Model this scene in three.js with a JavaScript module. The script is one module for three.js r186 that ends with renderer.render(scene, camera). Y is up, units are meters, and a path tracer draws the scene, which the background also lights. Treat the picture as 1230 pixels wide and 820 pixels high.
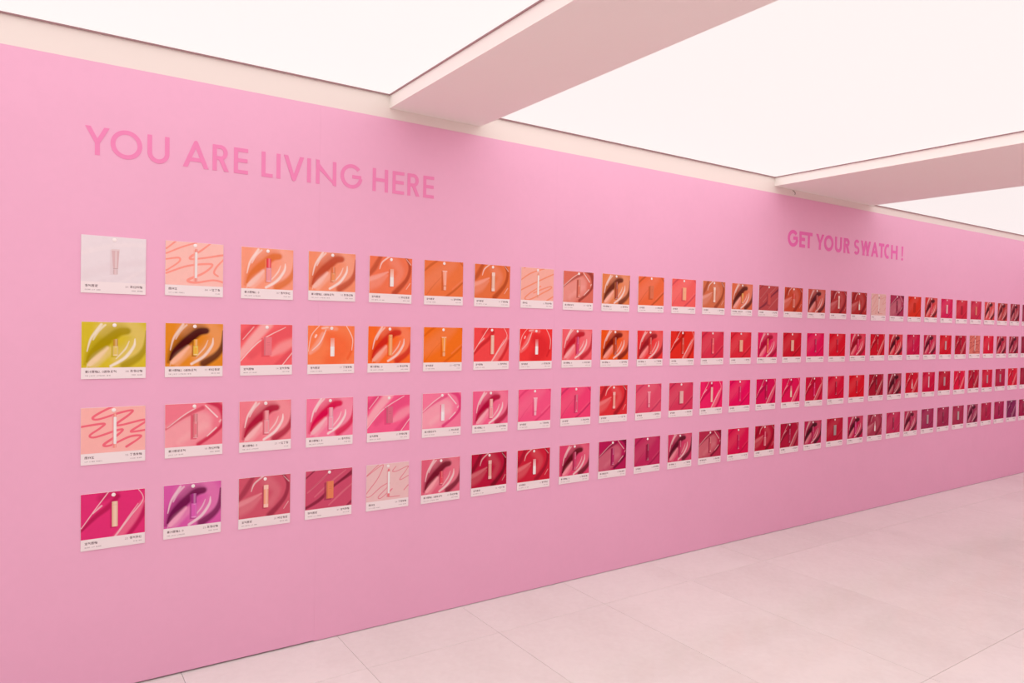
import * as THREE from 'three';
import { RoundedBoxGeometry } from 'three/addons/geometries/RoundedBoxGeometry.js';
import { mergeGeometries } from 'three/addons/utils/BufferGeometryUtils.js';
import { RectAreaLightUniformsLib } from 'three/addons/lights/RectAreaLightUniformsLib.js';

// ------------------------------------------------------------------ camera, light, exposure
const scene = new THREE.Scene();
const camera = new THREE.PerspectiveCamera(51.7125, 1230 / 820, 0.05, 60);
camera.position.set(-0.1353, 1.4698, 3.1315);
camera.rotation.set(-0.025, -0.5926, 0.02, 'YXZ');
scene.add(camera);
const renderer = new THREE.WebGLRenderer({ antialias: true });
renderer.toneMapping = THREE.LinearToneMapping;
renderer.toneMappingExposure = 0.975;
renderer.shadowMap.enabled = true;
RectAreaLightUniformsLib.init();
scene.background = new THREE.Color(0x000000);

const LIGHT_COLOUR = new THREE.Color().setRGB(1.0, 0.93, 0.91);
// the luminous ceiling fields: x range, height of the diffuser, strength of its light, depth from the wall
const FIELDS = [[-3.3, 1.248, 2.545, 0.52, 4.5], [1.752, 4.19, 2.545, 0.72, 4.5], [5.45, 10.6, 2.493, 0.42, 4.5]];
for (const [x0, x1, y, strength, depth] of FIELDS) {
  const l = new THREE.RectAreaLight(LIGHT_COLOUR, strength, x1 - x0 - 0.03, depth - 0.03);
  l.position.set((x0 + x1) / 2, y - 0.004, depth / 2);
  l.rotation.x = -Math.PI / 2;
  scene.add(l);
}

// ------------------------------------------------------------------ helpers
let seed = 20240611;
const rnd = () => { seed = (seed + 0x6D2B79F5) | 0; let t = Math.imul(seed ^ (seed >>> 15), 1 | seed); t = (t + Math.imul(t ^ (t >>> 7), 61 | t)) ^ t; return ((t ^ (t >>> 14)) >>> 0) / 4294967296; };
const taken = new Map();
function numbered(name) { const n = taken.get(name) ?? 0; taken.set(name, n + 1); return n ? `${name}_${String(n).padStart(3, '0')}` : name; }
function mesh(name, geo, mat, parent) {
  const m = new THREE.Mesh(geo, mat);
  m.name = name; m.castShadow = true; m.receiveShadow = true;
  parent.add(m); return m;
}
function structure(name) { const g = new THREE.Group(); g.name = name; g.userData.kind = 'structure'; scene.add(g); return g; }
function thing(name, label, category, group) {
  const g = new THREE.Group(); g.name = numbered(name); g.userData = { label, category };
  if (group) g.userData.group = group;
  scene.add(g); return g;
}
const box = (x0, x1, y0, y1, z0, z1) => new THREE.BoxGeometry(x1 - x0, y1 - y0, z1 - z0).translate((x0 + x1) / 2, (y0 + y1) / 2, (z0 + z1) / 2);
const lin = (v) => { v /= 255; return v <= 0.04045 ? v / 12.92 : ((v + 0.055) / 1.055) ** 2.4; };
const srgb = (v) => { v = Math.min(1, Math.max(0, v)); return 255 * (v <= 0.0031308 ? v * 12.92 : 1.055 * v ** (1 / 2.4) - 0.055); };

// value noise for the grain of wall covering and stone
function noiseTexture(size, amp, layers, tint = [1, 1, 1]) {
  const data = new Uint8Array(size * size * 4), sum = new Float32Array(size * size);
  for (const [cells, weight] of layers) {
    const g = Float32Array.from({ length: cells * cells }, () => rnd() - 0.5);
    for (let y = 0; y < size; y++) for (let x = 0; x < size; x++) {
      const u = x / size * cells, v = y / size * cells, i = Math.floor(u), j = Math.floor(v);
      let a = u - i, b = v - j; a = a * a * (3 - 2 * a); b = b * b * (3 - 2 * b);
      const at = (p, q) => g[(q % cells) * cells + (p % cells)];
      sum[y * size + x] += weight * ((at(i, j) * (1 - a) + at(i + 1, j) * a) * (1 - b) + (at(i, j + 1) * (1 - a) + at(i + 1, j + 1) * a) * b);
    }
  }
  for (let k = 0; k < size * size; k++) for (let c = 0; c < 4; c++) data[k * 4 + c] = c === 3 ? 255 : Math.max(0, Math.min(255, 255 * (1 - amp / 2 + sum[k] * amp * tint[c])));
  const t = new THREE.DataTexture(data, size, size);
  t.wrapS = t.wrapT = THREE.RepeatWrapping; t.magFilter = THREE.LinearFilter; t.minFilter = THREE.LinearMipmapLinearFilter; t.generateMipmaps = true;
  t.colorSpace = THREE.SRGBColorSpace; t.needsUpdate = true; return t;
}
const relief = noiseTexture(256, 1, [[6, 1], [40, 0.35], [128, 0.2]]); relief.colorSpace = THREE.NoColorSpace;
function metric(geo, ax = 'x', ay = 'y', scale = 1) {          // uv in metres from position
  const p = geo.attributes.position, uv = geo.attributes.uv, get = { x: (i) => p.getX(i), y: (i) => p.getY(i), z: (i) => p.getZ(i) };
  for (let i = 0; i < p.count; i++) uv.setXY(i, get[ax](i) * scale, get[ay](i) * scale);
  return geo;
}

// ------------------------------------------------------------------ materials
const std = (rgb, roughness, extra = {}) => new THREE.MeshStandardMaterial({ color: new THREE.Color().setRGB(...rgb), roughness, ...extra });
const M = {
  pink: std([0.85, 0.445, 0.63], 0.55, { map: noiseTexture(256, 0.012, [[4, 1], [17, 0.6], [90, 0.5]]), bumpMap: relief, bumpScale: 0.0002 }),
  cream: std([0.83, 0.77, 0.71], 0.7),
  beam: std([0.90, 0.86, 0.81], 0.75),
  carcass: std([0.30, 0.20, 0.20], 0.9),
  outerWall: std([0.94, 0.80, 0.82], 0.8),
  deepPink: std([0.82, 0.26, 0.44], 0.8),
  profile: std([0.42, 0.24, 0.25], 0.5),
  diffusers: [0.965, 0.935, 0.90].map((emissiveIntensity) => new THREE.MeshStandardMaterial({ color: new THREE.Color().setRGB(0.1, 0.1, 0.1), roughness: 0.9, emissive: LIGHT_COLOUR, emissiveIntensity })),
  subfloor: std([0.35, 0.24, 0.23], 0.9),
  letterPink: std([0.84, 0.245, 0.49], 0.6),
  letterRose: std([0.82, 0.15, 0.47], 0.6),
  board: std([0.86, 0.80, 0.79], 0.5),
  pin: std([0.92, 0.88, 0.86], 0.35),
  wire: std([0.06, 0.04, 0.04], 0.6),
};
const stoneMaps = [0, 1, 2].map(() => noiseTexture(256, 0.025, [[3, 1], [11, 0.7], [60, 0.6], [128, 0.5]], [0.9, 1.05, 1.1]));
const stone = stoneMaps.map((map, i) => std([[0.81, 0.81, 0.765], [0.80, 0.80, 0.755], [0.815, 0.815, 0.77]][i], 0.13, { map }));

// ------------------------------------------------------------------ room shell
const X0 = -3.6, X1 = 10.9, ZE = 4.9, HC = 2.545;
const floor = structure('floor');
mesh('floor_bed', box(X0 - 0.2, X1 + 0.2, -0.2, -0.012, -0.2, ZE + 0.2), M.subfloor, floor);
{
  const TX = 0.6645, TZ = 1.325, GAP = 0.0016;
  const geos = [0, 1, 2].map(() => {
    const g = metric(new RoundedBoxGeometry(TX - GAP, 0.012, TZ - GAP, 1, 0.0006).translate(0, -0.006, 0), 'x', 'z', 0.7);
    return g;
  });
  for (let i = -7; i < 15; i++) for (let j = -1; j < 4; j++) {
    const xa = 1.025 + i * TX, za = 0.36 + j * TZ, k = Math.floor(rnd() * 3);
    if (xa + TX < X0 || xa > X1 || za > ZE) continue;
    const tile = mesh('tile', geos[k], stone[k], floor);
    tile.position.set(xa + TX / 2, (rnd() - 0.5) * 0.0005, za + TZ / 2);
    if (rnd() < 0.5) tile.rotation.y = Math.PI;
  }
}
const wallLeft = structure('wall_left');
mesh('wall_core', box(X0 - 0.2, X1 + 0.2, -0.012, 2.75, -0.25, -0.03), M.carcass, wallLeft);
mesh('frieze', box(X0, X1, 2.425, 2.6, -0.03, -0.003), M.cream, wallLeft);
{
  const PW = 1.34, edges = [];
  for (let x = 0.915 - 4 * PW; x < X1 + PW; x += PW) edges.push(x);
  for (let k = 0; k + 1 < edges.length; k++) {
    const a = Math.max(edges[k], X0), b = Math.min(edges[k + 1], X1);
    if (b - a < 0.05) continue;
    const low = a < 0.5 ? 0.007 : 0.003;
    const g = metric(new RoundedBoxGeometry(b - a - 0.0001, 2.432 - low, 0.022, 1, 0.0002).translate((a + b) / 2, (2.432 + low) / 2, -0.011), 'x', 'y', 0.5);
    mesh('wall_panel', g, M.pink, wallLeft);
  }
}
const wallRight = structure('wall_right'); mesh('plaster', box(X0 - 0.2, 2.2, -0.012, 2.75, ZE, ZE + 0.2), M.outerWall, wallRight); mesh('painted_field', box(2.2, X1 + 0.2, -0.012, 2.75, ZE, ZE + 0.2), M.deepPink, wallRight);
const wallNear = structure('wall_near'); mesh('plaster', box(X0 - 0.2, X0, -0.012, 2.75, -0.03, ZE), M.outerWall, wallNear);
const wallFar = structure('wall_far'); mesh('plaster', box(X1, X1 + 0.2, -0.012, 2.75, -0.03, ZE), M.deepPink, wallFar);

const ceiling = structure('ceiling');
mesh('slab', box(X0 - 0.2, X1 + 0.2, 2.66, 2.85, -0.25, ZE + 0.2), M.cream, ceiling);
[[1.248, 1.752, -0.003, ZE], [4.19, 5.45, -0.003, ZE], [X0, -3.3, -0.003, ZE], [10.6, X1, -0.003, ZE], ...FIELDS.map(([a, b, , , depth]) => [a, b, depth, ZE])].forEach(([a, b, z0, z1], i) => {
  mesh('beam', box(a, b, 2.4815, 2.66, z0, z1), M.beam, structure('trim_' + (i + 1)));          // dropped plaster beams around the luminous fields
});
// the luminous fields
const FIELD_LABELS = ['square-edged luminous ceiling panel above the large YOU ARE LIVING HERE lettering', 'luminous ceiling panel between the narrow beam and the wide beam', 'luminous ceiling panel beyond the wide beam, at the far end'];
FIELDS.forEach(([a, b, y, , d], i) => {
  const t = thing('luminous_panel', FIELD_LABELS[i], 'light', 'luminous ceiling panels');
  t.position.set((a + b) / 2, y, d / 2);
  const w = b - a;
  mesh('diffuser', new THREE.BoxGeometry(w - 0.012, 0.01, d - 0.012).translate(0, 0.005, 0), M.diffusers[i], t);
  const p = 0.006, fy = -0.005;
  mesh('edge_profile', mergeGeometries([
    box(-w / 2, w / 2, fy, 0.012, -d / 2, -d / 2 + p), box(-w / 2, w / 2, fy, 0.012, d / 2 - p, d / 2),
    box(-w / 2, -w / 2 + p, fy, 0.012, -d / 2 + p, d / 2 - p), box(w / 2 - p, w / 2, fy, 0.012, -d / 2 + p, d / 2 - p)]), M.profile, t);
});

// ------------------------------------------------------------------ wall lettering
function poly(pts) { const s = new THREE.Shape(); pts.forEach(([x, y], i) => (i ? s.lineTo(x, y) : s.moveTo(x, y))); return s; }
const rect = (x0, y0, x1, y1) => poly([[x0, y0], [x1, y0], [x1, y1], [x0, y1]]);
function arcBand(cx, cy, rx, ry, w, a0, a1, wy = w) {           // band between two ellipses, angles in degrees
  const o = [], n = 40;
  for (let i = 0; i <= n; i++) { const a = (a0 + (a1 - a0) * i / n) * Math.PI / 180; o.push([cx + rx * Math.cos(a), cy + ry * Math.sin(a)]); }
  for (let i = n; i >= 0; i--) { const a = (a0 + (a1 - a0) * i / n) * Math.PI / 180; o.push([cx + (rx - w) * Math.cos(a), cy + (ry - wy) * Math.sin(a)]); }
  return poly(o);
}
// glyph shapes in a box W wide and H high, stroke w
function glyph(c, W, H, w) {
  const h = w * 0.94, s = w * 1.12;
  switch (c) {
    case 'I': return [rect(0, 0, W, H)];
    case 'L': return [rect(0, 0, w, H), rect(w, 0, W, h)];
    case 'E': return [rect(0, 0, w, H), rect(w, 0, W, h), rect(w, H - h, W, H), rect(w, H / 2 - h / 2 + 0.02 * H, W * 0.96, H / 2 + h / 2 + 0.02 * H)];
    case 'H': return [rect(0, 0, w, H), rect(W - w, 0, W, H), rect(w, H / 2 - h / 2 + 0.02 * H, W - w, H / 2 + h / 2 + 0.02 * H)];
    case 'T': return [rect(W / 2 - w / 2, 0, W / 2 + w / 2, H - h), rect(0, H - h, W, H)];
    case 'Y': return [rect(W / 2 - w / 2, 0, W / 2 + w / 2, H * 0.43), poly([[W / 2 - w / 2, H * 0.43], [W / 2 + w / 2, H * 0.43], [W / 2 + w * 0.02, H * 0.58], [s, H], [0, H]]), poly([[W / 2 + w / 2, H * 0.43], [W, H], [W - s, H], [W / 2 - w * 0.02, H * 0.58], [W / 2 - w / 2, H * 0.43]])];
    case 'V': return [poly([[W / 2, -0.03 * H], [s, H], [0, H], [W / 2 - s * 0.42, 0]]), poly([[W / 2, -0.03 * H], [W / 2 + s * 0.42, 0], [W, H], [W - s, H], [W / 2, 0.26 * H]]), poly([[W / 2 - s * 0.42, 0], [W / 2, -0.03 * H], [W / 2, 0.26 * H], [s, H], [0, H]])];
    case 'A': return [poly([[0, 0], [s, 0], [W / 2 + s * 0.1, H * 0.78], [W / 2, H * 1.03], [W / 2 - s * 0.35, H]]), poly([[W - s, 0], [W, 0], [W / 2 + s * 0.35, H], [W / 2, H * 1.03], [W / 2 - s * 0.1, H * 0.78]]), rect(W * 0.24, H * 0.23, W * 0.76, H * 0.23 + h)];
    case 'N': return [rect(0, 0, w, H), rect(W - w, 0, W, H), poly([[0, H], [0, H * 1.02], [W, h * 0.1], [W, -0.02 * H], [W - w * 0.3, -0.02 * H], [0, H * 0.72]])];
    case 'W': { const q = W / 4, v = (x) => [poly([[x + q - s * 0.45, 0], [x + q + s * 0.45, 0], [x + s * 0.45, H], [x - s * 0.45, H]])], u = (x) => [poly([[x - s * 0.45, 0], [x + s * 0.45, 0], [x + q + s * 0.45, H], [x + q - s * 0.45, H]])]; return [...v(s * 0.45), ...u(q), ...v(2 * q), ...u(3 * q - s * 0.45)]; }
    case 'O': return [arcBand(W / 2, H / 2, W / 2, H / 2 + 0.02 * H, w, 0, 180), arcBand(W / 2, H / 2, W / 2, H / 2 + 0.02 * H, w, 180, 360)];
    case 'C': return [arcBand(W * 0.58, H / 2, W * 0.58, H / 2 + 0.02 * H, w, 62, 298)];
    case 'G': return [arcBand(W * 0.53, H / 2, W * 0.53, H / 2 + 0.02 * H, w, 40, 180), arcBand(W * 0.53, H / 2, W * 0.53, H / 2 + 0.02 * H, w, 180, 352), rect(W * 0.56, H * 0.42, W, H * 0.42 + h)];
    case 'U': return [rect(0, W / 2, w, H), rect(W - w, W / 2, W, H), arcBand(W / 2, W / 2, W / 2, W / 2 + 0.02 * H, w, 180, 360)];
    case 'R': { const r = H * 0.29; return [rect(0, 0, w, H), rect(w, H - h, W * 0.5, H), rect(w, H - 2 * r, W * 0.5, H - 2 * r + h), arcBand(W * 0.5, H - r, W * 0.42, r, w, -90, 90, h), poly([[W * 0.36, H - 2 * r + h * 0.3], [W - s, 0], [W, 0], [W * 0.36 + s, H - 2 * r + h * 0.3]])]; }
    case 'S': { const t = w * 0.86, r = (H + t) / 4; return [arcBand(W * 0.5, H - r + 0.01 * H, W * 0.48, r, t, 28, 270, t), arcBand(W * 0.5, r - 0.01 * H, W * 0.5, r, t, -152, 90, t)]; }
    case '!': return [poly([[W * 0.28, H * 0.28], [W * 0.72, H * 0.28], [W * 0.9, H], [W * 0.1, H]]), arcBand(W / 2, H * 0.08, W * 0.4, H * 0.095, W * 0.399, 0, 360, H * 0.094)];
  }
  return [];
}
function lettering(label, y0, y1, weight, mat, rows) {
  const g = thing('wall_lettering', label, 'lettering');
  g.position.set(rows[0][1], y0, 0);
  for (const [c, a, b] of rows) {
    const parts = glyph(c, b - a, y1 - y0, weight).map((s, i) => new THREE.ExtrudeGeometry(s, { depth: 0.0012 + i * 0.0002, bevelEnabled: false }));
    const m = mesh(c === '!' ? 'exclamation_mark' : 'letter', mergeGeometries(parts), mat, g);
    m.position.set(a - rows[0][1], 0, 0);
  }
}
lettering('large pink capitals reading YOU ARE LIVING HERE above the first cards', 2.081, 2.188, 0.0165, M.letterPink, [
  ['Y', 0.010, 0.091], ['O', 0.094, 0.203], ['U', 0.221, 0.300], ['A', 0.349, 0.447], ['R', 0.462, 0.526], ['E', 0.546, 0.603],
  ['L', 0.659, 0.706], ['I', 0.722, 0.739], ['V', 0.753, 0.842], ['I', 0.856, 0.873], ['N', 0.896, 0.990], ['G', 1.010, 1.110],
  ['H', 1.166, 1.244], ['E', 1.267, 1.328], ['R', 1.345, 1.410], ['E', 1.430, 1.489]]);
lettering('bold rose capitals reading GET YOUR SWATCH ! below the wide beam', 2.074, 2.191, 0.0255, M.letterRose, [
  ['G', 4.357, 4.475], ['E', 4.496, 4.566], ['T', 4.569, 4.655], ['Y', 4.702, 4.806], ['O', 4.807, 4.930], ['U', 4.951, 5.045], ['R', 5.069, 5.155],
  ['S', 5.213, 5.290], ['W', 5.310, 5.453], ['A', 5.461, 5.570], ['T', 5.579, 5.658], ['C', 5.662, 5.748], ['H', 5.766, 5.870], ['!', 5.928, 5.964]]);

// ------------------------------------------------------------------ printed swatch pictures
// Each picture on the cards is a flat printed photograph of a lip colour smear with a product on it.
// cell = 256 x 256 pixels: picture above, white caption strip below.
const CELL = 256, PH = 205;
function strokeMask(strokes) {                                   // [channel, strength, softness, [x, y, r, ...]]
  const out = { d: new Float32Array(CELL * PH), l: new Float32Array(CELL * PH), h: new Float32Array(CELL * PH) };
  for (const [ch, strength, soft, pts] of strokes) {
    const n = pts.length / 3, sm = [];
    const P = (i) => { i = Math.max(0, Math.min(n - 1, i)); return [pts[i * 3], pts[i * 3 + 1], pts[i * 3 + 2]]; };
    for (let i = 0; i < n - 1; i++) for (let k = 0; k < 8; k++) {
      const t = k / 8, [a, b, c, d] = [P(i - 1), P(i), P(i + 1), P(i + 2)];
      sm.push([0, 1, 2].map((q) => 0.5 * (2 * b[q] + (c[q] - a[q]) * t + (2 * a[q] - 5 * b[q] + 4 * c[q] - d[q]) * t * t + (3 * b[q] - a[q] - 3 * c[q] + d[q]) * t * t * t)));
    }
    sm.push(P(n - 1));
    const buf = out[ch], one = new Float32Array(CELL * PH);
    for (let s = 0; s + 1 < sm.length; s++) {
      const [ax, ay, ar] = sm[s], [bx, by, br] = sm[s + 1], R = Math.max(ar, br) * (1 + soft) + 0.006;
      const x0 = Math.max(0, Math.floor((Math.min(ax, bx) - R) * CELL)), x1 = Math.min(CELL - 1, Math.ceil((Math.max(ax, bx) + R) * CELL));
      const y0 = Math.max(0, Math.floor((Math.min(ay, by) - R) * CELL)), y1 = Math.min(PH - 1, Math.ceil((Math.max(ay, by) + R) * CELL));
      const dx = bx - ax, dy = by - ay, LL = dx * dx + dy * dy + 1e-9;
      for (let y = y0; y <= y1; y++) for (let x = x0; x <= x1; x++) {
        const px = (x + 0.5) / CELL - ax, py = (y + 0.5) / CELL - ay, t = Math.max(0, Math.min(1, (px * dx + py * dy) / LL));
        const d = Math.hypot(px - dx * t, py - dy * t), r = Math.max(0.001, ar + (br - ar) * t), e = r * soft + 0.003;
        let m = 1 - (d - r + e * 0.5) / (e * 1.5); m = Math.max(0, Math.min(1, m)); m = m * m * (3 - 2 * m) * strength;
        if (m > one[y * CELL + x]) one[y * CELL + x] = m;
      }
    }
    for (let i = 0; i < one.length; i++) buf[i] = 1 - (1 - buf[i]) * (1 - one[i]);
  }
  return out;
}
const STYLES = {
  S: [ // glossy loop
    ['l', 0.26, 1.2, [0.35, 0.12, 0.10, 0.6, 0.0, 0.12, 0.88, 0.2, 0.10, 0.82, 0.45, 0.12, 0.6, 0.62, 0.10]],
    ['d', 0.55, 1.5, [0.06, 0.72, 0.02, 0.14, 0.5, 0.05, 0.28, 0.3, 0.07, 0.45, 0.15, 0.08, 0.6, 0.1, 0.06, 0.72, 0.13, 0.03]],
    ['d', 1.0, 0.6, [0.09, 0.68, 0.014, 0.17, 0.54, 0.05, 0.3, 0.4, 0.066, 0.45, 0.26, 0.068, 0.57, 0.165, 0.062, 0.69, 0.145, 0.05]],
    ['l', 0.95, 0.8, [0.13, 0.73, 0.03, 0.22, 0.61, 0.055, 0.38, 0.44, 0.03]],
    ['l', 0.4, 1.0, [0.2, 0.75, 0.04, 0.4, 0.52, 0.05, 0.5, 0.45, 0.03]],
    ['d', 0.9, 0.8, [1.0, 0.14, 0.012, 0.985, 0.42, 0.035, 0.88, 0.6, 0.05, 0.66, 0.75, 0.06]],
    ['h', 0.75, 0.9, [0.09, 0.5, 0.006, 0.15, 0.27, 0.014, 0.3, 0.03, 0.016]],
    ['h', 0.6, 0.9, [0.18, 0.3, 0.008, 0.25, 0.15, 0.018, 0.36, 0.04, 0.012]],
    ['h', 0.85, 0.8, [0.82, 0.28, 0.006, 0.8, 0.42, 0.017, 0.66, 0.62, 0.02, 0.45, 0.76, 0.018]],
    ['h', 0.6, 0.8, [0.73, 0.32, 0.005, 0.67, 0.46, 0.011, 0.53, 0.63, 0.006]],
    ['h', 0.35, 0.8, [0.1, 0.72, 0.004, 0.09, 0.78, 0.008]]],
  M: [ // smooth dab with curved edges
    ['d', 0.75, 0.8, [0.84, -0.02, 0.02, 0.94, 0.2, 0.028, 0.86, 0.48, 0.035, 0.58, 0.78, 0.05]],
    ['d', 0.6, 0.9, [0.27, -0.03, 0.03, 0.12, 0.24, 0.045, -0.02, 0.42, 0.03]],
    ['l', 0.65, 1.0, [0.0, 0.5, 0.04, 0.2, 0.43, 0.035, 0.42, 0.33, 0.012]],
    ['l', 0.3, 1.0, [0.0, 0.62, 0.09, 0.2, 0.55, 0.07, 0.4, 0.4, 0.02]],
    ['l', 0.22, 1.3, [0.55, 0.1, 0.08, 0.72, 0.3, 0.06, 0.6, 0.55, 0.05]],
    ['h', 0.75, 0.8, [0.23, 0.27, 0.006, 0.29, 0.12, 0.012, 0.46, -0.01, 0.012]],
    ['h', 0.55, 0.8, [0.85, 0.02, 0.005, 0.96, 0.14, 0.008]],
    ['h', 0.5, 0.8, [0.86, 0.68, 0.006, 0.95, 0.55, 0.008]]],
  G: [ // folded gloss with thin bright lines
    ['d', 0.7, 1.0, [-0.02, 0.66, 0.015, 0.2, 0.43, 0.03, 0.42, 0.26, 0.035, 0.55, 0.1, 0.03]],
    ['d', 0.4, 1.2, [0.3, 0.1, 0.05, 0.5, 0.02, 0.06]],
    ['l', 0.4, 1.0, [0.55, 0.82, 0.05, 0.78, 0.55, 0.05, 0.94, 0.25, 0.03]],
    ['d', 0.65, 0.9, [0.72, 0.82, 0.03, 0.92, 0.52, 0.03, 1.0, 0.3, 0.03]],
    ['h', 0.85, 0.8, [0.0, 0.6, 0.005, 0.2, 0.3, 0.006, 0.42, -0.01, 0.006]],
    ['h', 0.75, 0.8, [0.17, 0.36, 0.006, 0.3, 0.24, 0.012]],
    ['h', 0.75, 0.8, [0.5, 0.82, 0.012, 0.75, 0.48, 0.01, 0.95, 0.2, 0.006, 0.86, -0.01, 0.005]],
    ['h', 0.6, 0.8, [0.58, 0.7, 0.006, 0.74, 0.46, 0.008, 0.87, 0.27, 0.005]]],
  K: [ // clear jelly slab
    ['l', 0.55, 0.6, [0.05, 0.62, 0.18, 0.35, 0.45, 0.17, 0.6, 0.33, 0.16]],
    ['l', 0.35, 0.6, [0.3, 0.72, 0.1, 0.65, 0.5, 0.12]],
    ['d', 0.85, 0.9, [0.7, -0.03, 0.03, 0.93, 0.08, 0.045, 0.99, 0.35, 0.03, 0.85, 0.55, 0.025, 0.55, 0.76, 0.03]],
    ['d', 0.6, 0.9, [-0.02, 0.46, 0.012, 0.3, 0.24, 0.02, 0.62, 0.08, 0.03]],
    ['h', 0.85, 0.8, [0.67, 0.04, 0.008, 0.88, 0.27, 0.01]],
    ['h', 0.8, 0.8, [0.7, 0.62, 0.006, 0.86, 0.47, 0.01]],
    ['h', 0.7, 0.8, [0.02, 0.42, 0.004, 0.3, 0.2, 0.008, 0.5, 0.08, 0.006]],
    ['h', 0.5, 0.8, [0.92, 0.36, 0.012, 0.94, 0.33, 0.012]]],
  L: [ // long glossy bands
    ['d', 0.5, 1.0, [-0.02, 0.28, 0.05, 0.12, 0.15, 0.06, 0.3, -0.02, 0.04]],
    ['d', 0.35, 1.2, [0.2, 0.6, 0.05, 0.6, 0.28, 0.09, 1.0, 0.08, 0.1]],
    ['d', 0.5, 0.9, [0.68, 0.82, 0.05, 1.02, 0.5, 0.06]],
    ['l', 0.95, 0.7, [-0.02, 0.62, 0.05, 0.25, 0.28, 0.075, 0.52, -0.02, 0.08]],
    ['l', 0.55, 1.0, [0.6, 0.58, 0.03, 0.8, 0.44, 0.08, 1.02, 0.33, 0.06]],
    ['h', 0.8, 0.8, [-0.01, 0.72, 0.006, 0.36, 0.32, 0.008, 0.86, 0.04, 0.005]],
    ['h', 0.6, 0.8, [0.05, 0.28, 0.006, 0.25, 0.04, 0.008]],
    ['h', 0.75, 0.8, [0.78, 0.82, 0.006, 1.02, 0.52, 0.008]]],
  D: [ // clear round drop
    ['d', 0.45, 1.2, [0.5, 0.25, 0.1, 0.72, 0.45, 0.16, 0.5, 0.72, 0.12]],
    ['l', 0.5, 1.0, [0.06, 0.55, 0.03, 0.2, 0.4, 0.05, 0.32, 0.16, 0.03]],
    ['l', 0.4, 1.0, [0.35, 0.03, 0.04, 0.6, 0.06, 0.03]],
    ['d', 0.5, 0.9, [0.93, 0.2, 0.012, 0.95, 0.45, 0.02, 0.85, 0.68, 0.02]],
    ['h', 0.75, 0.8, [0.02, 0.52, 0.005, 0.08, 0.2, 0.006, 0.24, 0.0, 0.005]],
    ['h', 0.75, 0.8, [0.82, 0.0, 0.006, 0.95, 0.25, 0.008, 0.94, 0.5, 0.006]],
    ['h', 0.7, 0.8, [0.1, 0.5, 0.006, 0.26, 0.34, 0.01, 0.38, 0.08, 0.008]],
    ['h', 0.8, 0.9, [0.16, 0.23, 0.014, 0.18, 0.19, 0.014]],
    ['h', 0.55, 0.8, [0.3, 0.05, 0.014, 0.42, 0.03, 0.012]]],
  B: [ // matte smear with torn creases
    ['d', 0.8, 0.8, [-0.02, 0.78, 0.02, 0.3, 0.62, 0.03, 0.6, 0.36, 0.022, 1.02, 0.1, 0.03]],
    ['d', 0.7, 0.8, [-0.02, 0.18, 0.012, 0.2, 0.0, 0.012]],
    ['d', 0.6, 0.8, [0.7, 0.3, 0.006, 0.86, 0.18, 0.014, 1.0, 0.05, 0.006]],
    ['l', 0.3, 0.9, [0.2, 0.55, 0.01, 0.5, 0.3, 0.014, 0.85, 0.05, 0.008]],
    ['l', 0.3, 0.9, [0.05, 0.45, 0.01, 0.35, 0.2, 0.014, 0.5, 0.05, 0.01]],
    ['d', 0.35, 0.9, [0.1, 0.4, 0.004, 0.4, 0.16, 0.006, 0.6, 0.02, 0.004]],
    ['l', 0.3, 0.9, [0.5, 0.75, 0.01, 0.8, 0.5, 0.016, 1.0, 0.35, 0.01]],
    ['d', 0.7, 0.8, [0.9, 0.8, 0.02, 1.02, 0.7, 0.02]]],
  F: [ // flat creamy smear
    ['d', 0.5, 0.9, [0.5, 0.82, 0.02, 0.76, 0.64, 0.018, 1.02, 0.42, 0.014]],
    ['d', 0.45, 0.9, [-0.02, 0.24, 0.012, 0.14, 0.1, 0.022, 0.34, -0.02, 0.012]],
    ['l', 0.14, 1.4, [0.0, 0.55, 0.1, 0.35, 0.3, 0.12, 0.7, 0.05, 0.08]],
    ['d', 0.25, 0.9, [0.02, 0.8, 0.008, 0.22, 0.55, 0.008, 0.45, 0.32, 0.004]],
    ['l', 0.12, 1.2, [0.7, 0.62, 0.012, 0.95, 0.42, 0.014]],
    ['d', 0.4, 0.9, [0.9, 0.0, 0.014, 1.0, 0.1, 0.02]]],
  T: [ // clear, nearly white
    ['l', 0.35, 1.2, [0.0, 0.3, 0.03, 0.5, 0.14, 0.03, 1.0, 0.1, 0.02]],
    ['d', 0.14, 1.2, [0.0, 0.7, 0.06, 0.5, 0.5, 0.05, 1.0, 0.4, 0.04]],
    ['d', 0.10, 1.2, [0.3, 0.8, 0.04, 0.7, 0.66, 0.04, 1.0, 0.6, 0.03]],
    ['l', 0.3, 1.2, [0.55, 0.8, 0.01, 0.75, 0.68, 0.02, 1.0, 0.5, 0.01]]],
  P: [ // loose pencil scribble
    ['d', 1, 0.25, [-0.02, 0.33, 0.016, 0.34, 0.29, 0.018, 0.3, 0.36, 0.016, 0.14, 0.48, 0.016, 0.22, 0.52, 0.016, 0.55, 0.42, 0.018, 0.64, 0.42, 0.016, 0.54, 0.52, 0.018, 0.35, 0.66, 0.02, 0.45, 0.68, 0.016, 0.74, 0.55, 0.018, 0.92, 0.54, 0.018, 0.88, 0.6, 0.016, 0.7, 0.72, 0.02]],
    ['d', 1, 0.25, [0.52, -0.02, 0.016, 0.3, 0.09, 0.018, 0.18, 0.18, 0.018, 0.27, 0.21, 0.016, 0.6, 0.11, 0.018, 0.79, 0.08, 0.016, 0.73, 0.16, 0.018, 0.54, 0.31, 0.018, 0.62, 0.33, 0.016, 0.95, 0.26, 0.018, 1.0, 0.29, 0.016, 0.9, 0.36, 0.018, 0.77, 0.46, 0.018, 1.02, 0.44, 0.016]]],
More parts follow.
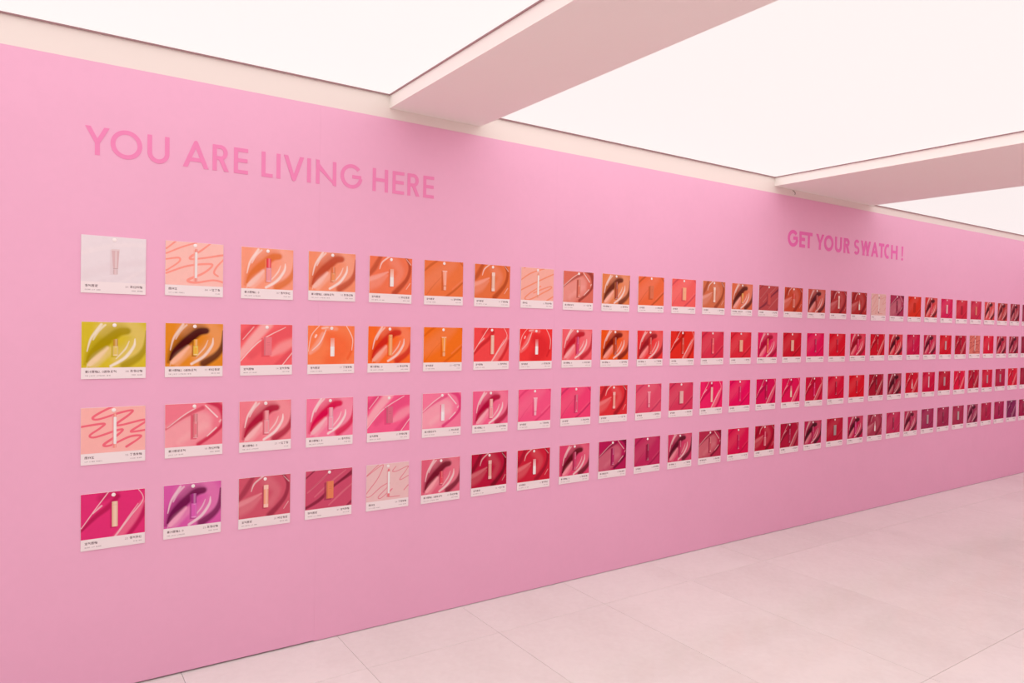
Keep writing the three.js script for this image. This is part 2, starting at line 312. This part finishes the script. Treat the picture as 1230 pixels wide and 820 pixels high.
  Q: [ // broad pencil scribble
    ['d', 0.9, 0.3, [-0.02, 0.24, 0.012, 0.25, 0.1, 0.014, 0.5, 0.0, 0.012]],
    ['d', 0.9, 0.3, [-0.02, 0.16, 0.012, 0.15, 0.0, 0.014]],
    ['d', 0.9, 0.3, [0.76, -0.02, 0.012, 0.58, 0.14, 0.016, 0.41, 0.26, 0.02, 0.42, 0.31, 0.016, 0.7, 0.26, 0.016, 0.97, 0.2, 0.018, 0.99, 0.26, 0.014, 0.86, 0.42, 0.016, 0.81, 0.54, 0.016, 0.88, 0.6, 0.014]],
    ['d', 0.9, 0.3, [-0.02, 0.34, 0.012, 0.2, 0.3, 0.016, 0.2, 0.38, 0.014, 0.0, 0.54, 0.012]],
    ['d', 0.9, 0.3, [-0.02, 0.6, 0.014, 0.35, 0.44, 0.016, 0.72, 0.38, 0.018, 0.77, 0.42, 0.016, 0.62, 0.56, 0.018, 0.36, 0.7, 0.022, 0.5, 0.74, 0.018, 0.8, 0.68, 0.016, 1.0, 0.72, 0.018]]],
  X: [ // slanting pencil lines
    ['d', 0.9, 0.3, [-0.02, 0.34, 0.012, 0.3, 0.14, 0.014, 0.72, 0.0, 0.012]],
    ['d', 0.9, 0.3, [-0.02, 0.58, 0.013, 0.45, 0.36, 0.015, 1.02, 0.12, 0.014]],
    ['d', 0.9, 0.3, [0.62, 0.44, 0.012, 0.3, 0.62, 0.014, 0.14, 0.76, 0.016, 0.3, 0.78, 0.014, 0.7, 0.6, 0.015, 0.94, 0.48, 0.014, 0.9, 0.44, 0.012, 0.6, 0.54, 0.014, 0.4, 0.62, 0.013]],
    ['d', 0.9, 0.3, [0.8, 0.8, 0.016, 1.02, 0.68, 0.016]],
    ['d', 0.9, 0.3, [0.1, 0.02, 0.01, 0.2, -0.02, 0.01]]],
  R: [ // thin pencil scribble
    ['d', 0.9, 0.3, [0.3, 0.0, 0.007, 0.05, 0.2, 0.007, 0.02, 0.24, 0.007, 0.2, 0.12, 0.007, 0.4, 0.02, 0.008, 0.28, 0.3, 0.008, 0.02, 0.62, 0.008, 0.1, 0.68, 0.007, 0.35, 0.5, 0.008, 0.55, 0.42, 0.008, 0.5, 0.52, 0.007, 0.3, 0.7, 0.008, 0.36, 0.74, 0.007, 0.62, 0.56, 0.008, 0.5, 0.72, 0.008, 0.8, 0.74, 0.007]],
    ['d', 0.9, 0.3, [0.7, 0.08, 0.007, 0.62, 0.18, 0.008, 0.74, 0.18, 0.007, 0.98, 0.1, 0.007, 0.95, 0.18, 0.007, 0.8, 0.36, 0.008, 0.84, 0.38, 0.007, 1.02, 0.3, 0.007]],
    ['d', 0.8, 0.3, [0.9, 0.62, 0.01, 1.0, 0.52, 0.01]]],
};
const MASKS = Object.fromEntries(Object.entries(STYLES).map(([k, v]) => [k, strokeMask(v)]));

// card list, row by row: style, colour of the smear, colour of its deep folds ('-' = derived), product kind, product colour[, cap colour]
const ROWS = [
  `T e8d4d6 d8b8bc t d8b0b0|Q f6b9ae f98f80 p f0dcd8 f08878|S f6977a e07038 v ea94a0 e8404c|S f28d68 c04c30 u e89058 e07040|M ee7450 a83820 s f4e4e0 f0a088|F ea7440 b04010 t f29a7c|M e47040 a83c18 r eab49c|X f2aa9a ee8868 p f0e4de e89078|K d86a58 903028 d e07860|S e07c4c 6a2818 d a03828|F e8663c 903010 b d87050|F f0605c b83048 b f0aa84|M d06c48 8c3420 r eeb8a0|S da6844 5c1c14 u e89050 e8a040|B b84848 782838 b c8504c|M c8482c 882014 v e08878 e04030|S c85040 501018 d b04038|M b43434 701820 r e6b09c|M b02c28 701018 s ecd8c8 c04038|R e2b0a6 d88478 p ecdcd8 704048|K a82c4c 681028 d 80182c|F d42c10 981808 b b82810|S d03030 500a14 v e05068 d04050|F d41c50 98083c b e4acac|F cc2438 880c20 b a82030|F c82844 801028 b d88068|S d84040 401010 d c06050|S b82c28 501010 d b84030|S a02030 480c14 d c05050|F 902040 601028 d 702030`,
  `S d4b62c a88c00 u e4c070 c89030|S e28622 480808 u ecbc48 e89a30|L f46468 d83848 b e87880|D fa7c4c f05020 s f4e8e4 f09078|S f86a28 d02818 r f09850|F f0701c d04c08 t f29440|G f04848 c01820 r ecb8a0|D ee3838 c81420 s f4e8e4 e45858|S f06068 c01828 d d03068|S ea5418 781408 d b04030|S e83838 981820 d d84840|G e02c20 980c08 d d05040|F d83048 901838 d f06868|F dc2838 981020 b ecb090|S e01c58 a80830 d ea6844|F cc1428 780810 b e8b098|F e00c50 b00838 d b02048|F d80c24 a00818 d b80c28|S d81440 900818 d e03060|G cc0c20 80040c d c03030|S d01428 400008 d c02030|F c80c40 880828 d c82858|S c41040 480818 d b81038|F d0081c 980410 b c0989a|G b80c28 700414 d 90101c|Q d87464 b04440 p ecdcd4 a05048|F d81030 a00820 s e0b0a4 d04050|S b80c30 480010 d b01030|S a80c30 400010 d a01838|F 901030 580818 d 701028`,
  `P f6aea6 ee6878 p f2e4e0 f49080|K ee7888 c81040 d e07880|S f07c88 b01838 v f09aa2 ee8890|S f47898 d80848 v f2a8b8 ee98a8|L f45c88 d83068 b d86880|K f47898 e03070 s f4e8e8 e8b8bc|S f06088 b00838 v f2a8a8 f0a8a0|F f45480 d82058 t f2a0b0|F f04070 a81c48 d e05878|M dc3038 901020 r ee8c7c|F e04c68 a82048 t ea8090|F d83858 901838 b e6b0a8|G ee2060 b80840 r ecb8a8|F e80858 b00840 d d82860|G d80c50 98083c d b00838|G e01050 a80838 s ecd0b4 e06078|G cc0c38 900420 d e03070|F d40c34 900420 d a80c28|F d80c20 a00414 d b81028|G a81028 600814 d 70101c|S a01030 380008 d 801828|G cc1028 900818 s e4c0b8 d04858|F c80838 900428 r dca8b0|F b80828 880418 b b89496|G dc1038 a80424 d a00020|G b80828 780414 d 900820|F cc0c30 980420 b b89496|F b01038 800828 b b09292|G d80c28 980418 d c01028|F a01030 680818 d 801028`,
  `G e03070 a80c40 r ecbc9c|S d858a0 701048 v dc60b0 a83080|M d05468 8c2038 r f4a080|B cc4c68 781830 b e48058|R e8bab8 e07484 p f2e6e2 e86068|S e06078 781028 u e84858 e03848|M b81438 600818 r e09080|M cc2038 901028 s f4e4e0 e09898|S dc4068 600818 d c83c64|K b81850 680c30 d b82860|F c02858 780c30 d 901038|S d03860 580820 d c03058|K b82848 700c28 d d06068|F d80848 a00430 d c81850|M b80830 700418 v e48890 d04060|G b00c34 700420 d b02c50|S b81848 38000c d c03058|F b80c30 780418 b a89490|S c01048 480010 d d83c80|M a83048 701024 s ecd6d0 c06070|F c02850 881038 d 801030|S b82850 500018 d b02048|F a02850 701038 b b09494|F a02448 701030 d 700828|F a82848 701030 b b4a49c|S a02850 400018 d 902040|F b01840 78082c d 800018|F a81848 700828 d 700820|G 802050 48082c d 902050|F a01040 600828 d 701028`,
].map((r) => r.split('|').map((c) => c.split(' ')));

// what the caption strips say: strokes on a 10 x 10 grid, two digits a point
const HAN = {
  果: '2181852521 2383 5159 1696 5629 5689', 汁: '1122 1425 1936 4494 7179', 唇: '1191 1109 3282 1494 4446 5486 3686893936',
  釉: '4112 0353 2229 2305 2345 5393995953 5696 7179', 迷: '3494 6167 4153 8173 6437 6497 1122 0424 2427 2709 2999', 你: '3104 2329 5133 4393 9384 6369 6958 5537 7598',
  系: '8131 5134 3474 7427 2777 5759 3729 7789', 列: '1151 3104 2454 5427 6267 9199 9988', 线: '3114 1434 3416 1646 1938 5393 4696 6199 8395',
  笔: '2103 2242 6154 6292 2676 1989 5359 5999', 丁: '1191 5159 5938', 香: '7131 1393 5155 5314 5396 3686893936', 一: '1595',
  紫: '2124 2242 1444 6125 6242 6595 8454 5437 3777 5759 3729 7789',
  空: '5152 1292 1213 9293 4336 6386 2676 5659 1999', 气: '3103 2282 2484 1676 7699', 泥: '1122 1425 1936 4191 4149 4494 9194 6569 8565 6999',
  玫: '1141 1444 0848 2128 6143 5393 8359 5389', 红: '3114 1434 3416 1646 1938 5292 7279 4999', 粉: '0444 2129 0112 4132 6143 7195 5585 8578 6549', 棕: '0343 2129 2306 2346 7172 5292 6484 5696 7679',
};
const LINE = {
  S: ['果汁唇釉2.0', 'THE JUICY LIPGLOSS'], u: ['果汁唇釉2.0迷你系列', 'THE JUICY LIPGLOSS MINI'], P: ['唇线笔', 'LIP LINER PENCIL'], M: ['空气唇泥', 'AIR MATTE LIP MUD'], G: ['空气唇釉', 'GLOSS LIP GLAZE'],
  F: ['空气唇泥', 'LIP MUD CREAM'], K: ['果汁唇泥系列', 'JELLY LIP GLAZE'], L: ['空气唇釉', 'WATER LIP GLAZE'], D: ['香气唇泥', 'CLEAR LIP BALM'], B: ['粉气唇泥', 'VELVET LIP CREAM'], T: ['香气唇泥', 'CLEAR LIP CARE'],
};
const TONES = ['玫红棕釉', '一笔丁香', '香气粉红', '玫香红釉', '棕红香泥', '空气粉釉', '丁香紫釉'];
function drawText(ctx, str, x, y, size, colour, right) {
  const adv = (ch) => (HAN[ch] ? size * 1.04 : size * 0.62);
  if (right) x -= [...str].reduce((s, ch) => s + adv(ch), 0);
  ctx.strokeStyle = colour; ctx.fillStyle = colour; ctx.lineWidth = size * 0.085; ctx.lineCap = 'round';
  for (const ch of str) {
    if (HAN[ch]) for (const s of HAN[ch].split(' ')) {
      ctx.beginPath();
      for (let i = 0; i < s.length; i += 2) ctx[i ? 'lineTo' : 'moveTo'](x + s[i] / 10 * size, y - size + s[i + 1] / 10 * size);
      ctx.stroke();
    } else { ctx.font = `${size * 1.05}px sans-serif`; ctx.textAlign = 'left'; ctx.fillText(ch, x, y - size * 0.08); }
    x += adv(ch);
  }
}
// photographed colour -> printed colour under this room's light
const KEY = [1.0, 0.87, 0.86];
const hex = (h) => [0, 2, 4].map((i) => parseInt(h.slice(i, i + 2), 16));
const ink = (h) => hex(h).map((v, i) => Math.min(0.93, lin(v) / KEY[i]));
const mix = (a, b, t) => a.map((v, i) => v + (b[i] - v) * t);
const css = (c) => `rgb(${c.map((v) => Math.round(srgb(v))).join(',')})`;

function paint(ctx, ox, oy, [style, base, deep, kind, body, cap], r, c) {
  const B = ink(base), Dk = ink(deep), paper = ink('f0dad9'), lum = 0.3 * B[0] + 0.5 * B[1] + 0.2 * B[2], Lt = style === 'T' ? paper : mix(B.map((v) => Math.min(0.93, v * 1.2)), ink('f4ccc6'), Math.min(0.62, 0.14 + lum)), Hi = mix(B, ink('fae6e0'), Math.min(0.85, 0.4 + lum)), m = MASKS[style];
  const img = ctx.createImageData(CELL, CELL), sx = (rnd() - 0.5) * 0.05, sy = (rnd() - 0.5) * 0.04, sharp = c > 13 ? 0.9 : 1;
  const g = Float32Array.from({ length: 20 * 20 }, () => rnd() - 0.5);
  for (let y = 0; y < CELL; y++) for (let x = 0; x < CELL; x++) {
    let col = paper;
    if (y < PH) {
      const u = Math.max(0, Math.min(CELL - 1, Math.round(x + sx * CELL))), v = Math.max(0, Math.min(PH - 1, Math.round(y + sy * CELL))), i = v * CELL + u;
      const n = g[((y >> 4) % 20) * 20 + ((x >> 4) % 20)] * 0.02 + (rnd() - 0.5) * 0.03;
      col = mix(mix(mix(B, Dk, m.d[i]), Lt, m.l[i] * (1 - 0.85 * m.d[i])), Hi, m.h[i] * sharp).map((q) => q * (1 + n));
    }
    const k = (y * CELL + x) * 4;
    for (let q = 0; q < 3; q++) img.data[k + q] = srgb(col[q]);
    img.data[k + 3] = 255;
  }
  ctx.putImageData(img, ox, oy);
  // the product in the printed photograph, with the shadow it was photographed with
  const S = CELL, P = (x, y, w, h, fill) => { ctx.fillStyle = fill; ctx.fillRect(ox + x * S, oy + y * S, w * S, h * S); };
  const col = ink(body), cp = ink(cap ?? body), shade = mix(B, Dk, 0.6), cx = 0.52, light = mix(col, ink('f8ece8'), 0.35), dark = col.map((v) => v * 0.72);
  const cyl = (x, y, w, h, a) => { const gr = ctx.createLinearGradient(ox + x * S, 0, ox + (x + w) * S, 0); gr.addColorStop(0, css(a.map((v) => v * 0.78))); gr.addColorStop(0.25, css(a)); gr.addColorStop(0.6, css(mix(a, ink('f8ece8'), 0.25))); gr.addColorStop(1, css(a.map((v) => v * 0.85))); ctx.fillStyle = gr; ctx.beginPath(); ctx.roundRect(ox + x * S, oy + y * S, w * S, h * S, 3); ctx.fill(); };
  const drop = (x, y, w, h) => { for (let k = 3; k >= 0; k--) { ctx.globalAlpha = 0.28; P(x - 0.012 - k * 0.006, y + 0.012, w, h + k * 0.004, css(shade)); } ctx.globalAlpha = 1; };
  if (kind === 'p') { drop(cx - 0.022, 0.13, 0.044, 0.58); cyl(cx - 0.021, 0.12, 0.042, 0.08, cp); cyl(cx - 0.023, 0.18, 0.046, 0.48, col); cyl(cx - 0.021, 0.66, 0.042, 0.07, cp); }
  else if (kind === 't') {
    drop(cx - 0.06, 0.22, 0.1, 0.43);
    ctx.fillStyle = css(col); ctx.beginPath(); ctx.moveTo(ox + (cx - 0.06) * S, oy + 0.22 * S); ctx.lineTo(ox + (cx + 0.06) * S, oy + 0.22 * S); ctx.lineTo(ox + (cx + 0.04) * S, oy + 0.56 * S); ctx.lineTo(ox + (cx - 0.036) * S, oy + 0.56 * S); ctx.fill();
    P(cx - 0.06, 0.22, 0.12, 0.025, css(light)); P(cx - 0.005, 0.25, 0.025, 0.3, css(light)); P(cx - 0.036, 0.555, 0.076, 0.01, css(dark)); cyl(cx - 0.034, 0.57, 0.07, 0.09, mix(col, light, 0.3));
  } else if (kind === 'v' || kind === 'u') {
    const top = kind === 'v' ? 0.2 : 0.3, bot = kind === 'v' ? 0.66 : 0.6, w = kind === 'v' ? 0.1 : 0.085, neck = top + (bot - top) * 0.4;
    drop(cx - w / 2, top, w, bot - top); cyl(cx - w * 0.44, top, w * 0.88, neck - top, cp); cyl(cx - w / 2, neck, w, bot - neck, col); P(cx - w * 0.25, neck + 0.03, w * 0.5, bot - neck - 0.06, css(mix(col, B, 0.35))); P(cx - w / 2, neck, w, 0.008, css(dark)); P(cx - w / 2 + 0.005, bot - 0.025, w - 0.01, 0.012, css(light));
  } else if (kind === 's') { drop(cx - 0.045, 0.26, 0.085, 0.37); const gr = ctx.createLinearGradient(0, oy + 0.26 * S, 0, oy + 0.46 * S); gr.addColorStop(0, css(cp)); gr.addColorStop(1, css(mix(cp, col, 0.75))); ctx.fillStyle = gr; ctx.fillRect(ox + (cx - 0.042) * S, oy + 0.26 * S, 0.084 * S, 0.2 * S); cyl(cx - 0.045, 0.44, 0.09, 0.2, col); }
  else if (kind === 'r') { drop(cx - 0.047, 0.19, 0.09, 0.44); cyl(cx - 0.046, 0.18, 0.092, 0.45, col); P(cx - 0.03, 0.24, 0.06, 0.005, css(dark)); if (style === 'M') { P(cx - 0.044, 0.185, 0.088, 0.08, css(light)); P(cx - 0.044, 0.56, 0.088, 0.065, css(light)); } }
  else if (kind === 'b') { drop(cx - 0.1, 0.26, 0.15, 0.36); P(cx - 0.075, 0.25, 0.15, 0.36, css(col)); P(cx - 0.075, 0.25, 0.03, 0.36, css(mix(col, dark, 0.6))); P(cx - 0.02, 0.36, 0.06, 0.006, css(dark)); P(cx - 0.02, 0.4, 0.06, 0.006, css(dark)); }
  else { drop(cx - 0.06, 0.2, 0.1, 0.46); drop(cx - 0.05, 0.22, 0.08, 0.42); cyl(cx - 0.036, 0.2, 0.072, 0.16, col.map((v) => v * 0.9)); cyl(cx - 0.043, 0.35, 0.086, 0.3, col); P(cx - 0.02, 0.39, 0.04, 0.2, css(mix(col, B, 0.4))); P(cx - 0.04, 0.645, 0.08, 0.012, css(light)); }
  // caption
  const [han, latin] = LINE[kind === 'u' ? 'u' : 'PQRX'.includes(style) ? 'P' : style], inkDark = css(ink('4c3438')), inkGrey = css(ink('8c7478'));
  drawText(ctx, han, ox + 16, oy + PH + 24, 12, inkDark); drawText(ctx, latin, ox + 16, oy + PH + 38, 7, inkGrey);
  const code = String(1 + (r * 7 + c * 3) % 30).padStart(2, '0');
  drawText(ctx, TONES[(r * 3 + c) % TONES.length], ox + 242, oy + PH + 23, 12, inkDark, true); drawText(ctx, code, ox + 187, oy + PH + 23, 11, inkGrey, true);
  drawText(ctx, ['ROSE BROWN', 'LILAC', 'PINK RED', 'ROSE GLAZE', 'BRICK MUD', 'AIR PINK', 'LILAC GLAZE'][(r * 3 + c) % 7], ox + 242, oy + PH + 37, 7, inkGrey, true);
}
const atlases = [0, 1].map(() => { const cv = document.createElement('canvas'); cv.width = cv.height = 2048; return cv; });
ROWS.forEach((row, r) => row.forEach((card, c) => { const k = r * 30 + c; paint(atlases[k >> 6].getContext('2d'), (k & 7) * CELL, ((k >> 3) & 7) * CELL, card, r, c); }));
const prints = atlases.map((cv) => {
  const t = new THREE.CanvasTexture(cv); t.colorSpace = THREE.SRGBColorSpace; t.anisotropy = 8;
  return { picture: new THREE.MeshPhysicalMaterial({ map: t, roughness: 0.3, specularIntensity: 0.14 }), caption: new THREE.MeshPhysicalMaterial({ map: t, roughness: 0.42, specularIntensity: 0.3 }) };
});

// ------------------------------------------------------------------ the cards
const SIZE = 0.22, PITCH_X = 0.2887, PITCH_Y = 0.3301, TOP = 1.7764, SPLIT = PH / CELL;
const boardGeo = new RoundedBoxGeometry(SIZE, SIZE, 0.0035, 2, 0.0008).translate(SIZE / 2, -SIZE / 2, 0.00175);
const pinGeo = new THREE.LatheGeometry([[0.005, 0], [0.0070, 0.0003], [0.0073, 0.0010], [0.0064, 0.0018], [0.0036, 0.0023], [0, 0.0024]].map(([a, b]) => new THREE.Vector2(a, b)), 20).rotateX(Math.PI / 2);
function printGeo(k, v0, v1) {                                    // thin printed sheet on the board; v measured down from the card's top
  const e = 0.0007, g = box(e, SIZE - e, -v1 * SIZE + (v1 === 1 ? e : 0), -v0 * SIZE - (v0 === 0 ? e : 0), 0.0035, 0.0039);
  const p = g.attributes.position, uv = g.attributes.uv, ox = (k & 7) * CELL, oy = ((k >> 3) & 7) * CELL, pad = 1.5;
  for (let i = 0; i < p.count; i++) {
    const u = Math.max(pad, Math.min(CELL - pad, p.getX(i) / SIZE * CELL)), v = Math.max(pad, Math.min(CELL - pad, -p.getY(i) / SIZE * CELL));
    uv.setXY(i, (ox + u) / 2048, 1 - (oy + v) / 2048);
  }
  return g;
}
function colourName(h) {
  const [r, g, b] = hex(h).map((v) => v / 255), mx = Math.max(r, g, b), mn = Math.min(r, g, b), d = mx - mn;
  if (d < 0.1) return 'pale pink-white';
  let hue = (mx === r ? ((g - b) / d) % 6 : (b - r) / d + 2) * 60; if (mx === b) hue = ((r - g) / d + 4) * 60; if (hue < 0) hue += 360;
  if (hue > 42 && hue < 70) return 'mustard yellow';
  if (hue >= 24 && hue <= 42) return 'amber orange';
  if (hue > 11 && hue < 24) return d > 0.7 ? 'bright orange' : mx > 0.9 ? 'peach' : 'terracotta';
  if (hue <= 11 || hue > 352) return mn > 0.55 ? 'pale coral' : mx > 0.9 ? 'coral' : mx > 0.78 ? 'red' : 'deep red';
  if (hue > 340) return mx > 0.9 ? 'rose pink' : mx > 0.78 ? 'crimson' : 'dark raspberry';
  return hue > 318 && hue < 335 && mx > 0.8 ? 'orchid pink' : mx > 0.9 ? 'hot pink' : mx > 0.75 ? 'magenta red' : 'plum';
}
const STYLE_WORD = { S: 'gloss-loop', M: 'creamy-dab', G: 'folded-gloss', K: 'clear-jelly', L: 'banded-gloss', D: 'clear-drop', B: 'torn-smear', F: 'smooth-smear', T: 'clear-gel', P: 'scribbled', Q: 'scribbled', X: 'scribbled', R: 'thinly scribbled' };
const KIND_WORD = { t: 'squeeze tube', p: 'pencil', v: 'capped vial', u: 'mini vial', s: 'white-bottomed stick', r: 'straight stick', b: 'oblong box', d: 'slim tube' };
const nth = (n) => n + (n % 100 > 10 && n % 100 < 14 ? 'th' : ['th', 'st', 'nd', 'rd'][n % 10] ?? 'th');
ROWS.forEach((row, r) => row.forEach((spec, c) => {
  const k = r * 30 + c, mats = prints[k >> 6];
  const t = thing('swatch_card', `${colourName(spec[1])} ${STYLE_WORD[spec[0]]} swatch card with ${KIND_WORD[spec[3]]}, ${nth(c + 1)} from left in ${['top', 'second', 'third', 'bottom'][r]} row`, 'swatch card', 'square swatch cards hung in four rows on the pink wall');
  const tilt = (rnd() - 0.5) * 0.012, px = SIZE / 2, py = -0.0125;
  t.position.set(c * PITCH_X + px + (rnd() - 0.5) * 0.003, TOP - r * PITCH_Y + py + (rnd() - 0.5) * 0.003, 0.0003);
  t.rotation.z = tilt;
  const put = (m) => { m.position.set(-px, -py, 0); return m; };
  put(mesh('board', boardGeo, M.board, t));
  put(mesh('picture', printGeo(k, 0, SPLIT), mats.picture, t));
  put(mesh('caption', printGeo(k, SPLIT, 1), mats.caption, t));
  mesh('pin', pinGeo, M.pin, t).position.z = 0.0037;
}));

// ------------------------------------------------------------------ small details
{
  const w = new THREE.Mesh(new THREE.TubeGeometry(new THREE.CatmullRomCurve3([[4.40, 2.476, 0], [4.405, 2.468, 0.008], [4.415, 2.458, 0.01], [4.42, 2.448, 0.004]].map((p) => new THREE.Vector3(...p))), 12, 0.0018, 6), M.wire);
  w.name = 'loose_wire'; w.castShadow = w.receiveShadow = true; w.userData = { label: 'short dark wire end sticking out under the wide beam', category: 'wire' };
  scene.add(w);
}
renderer.render(scene, camera);
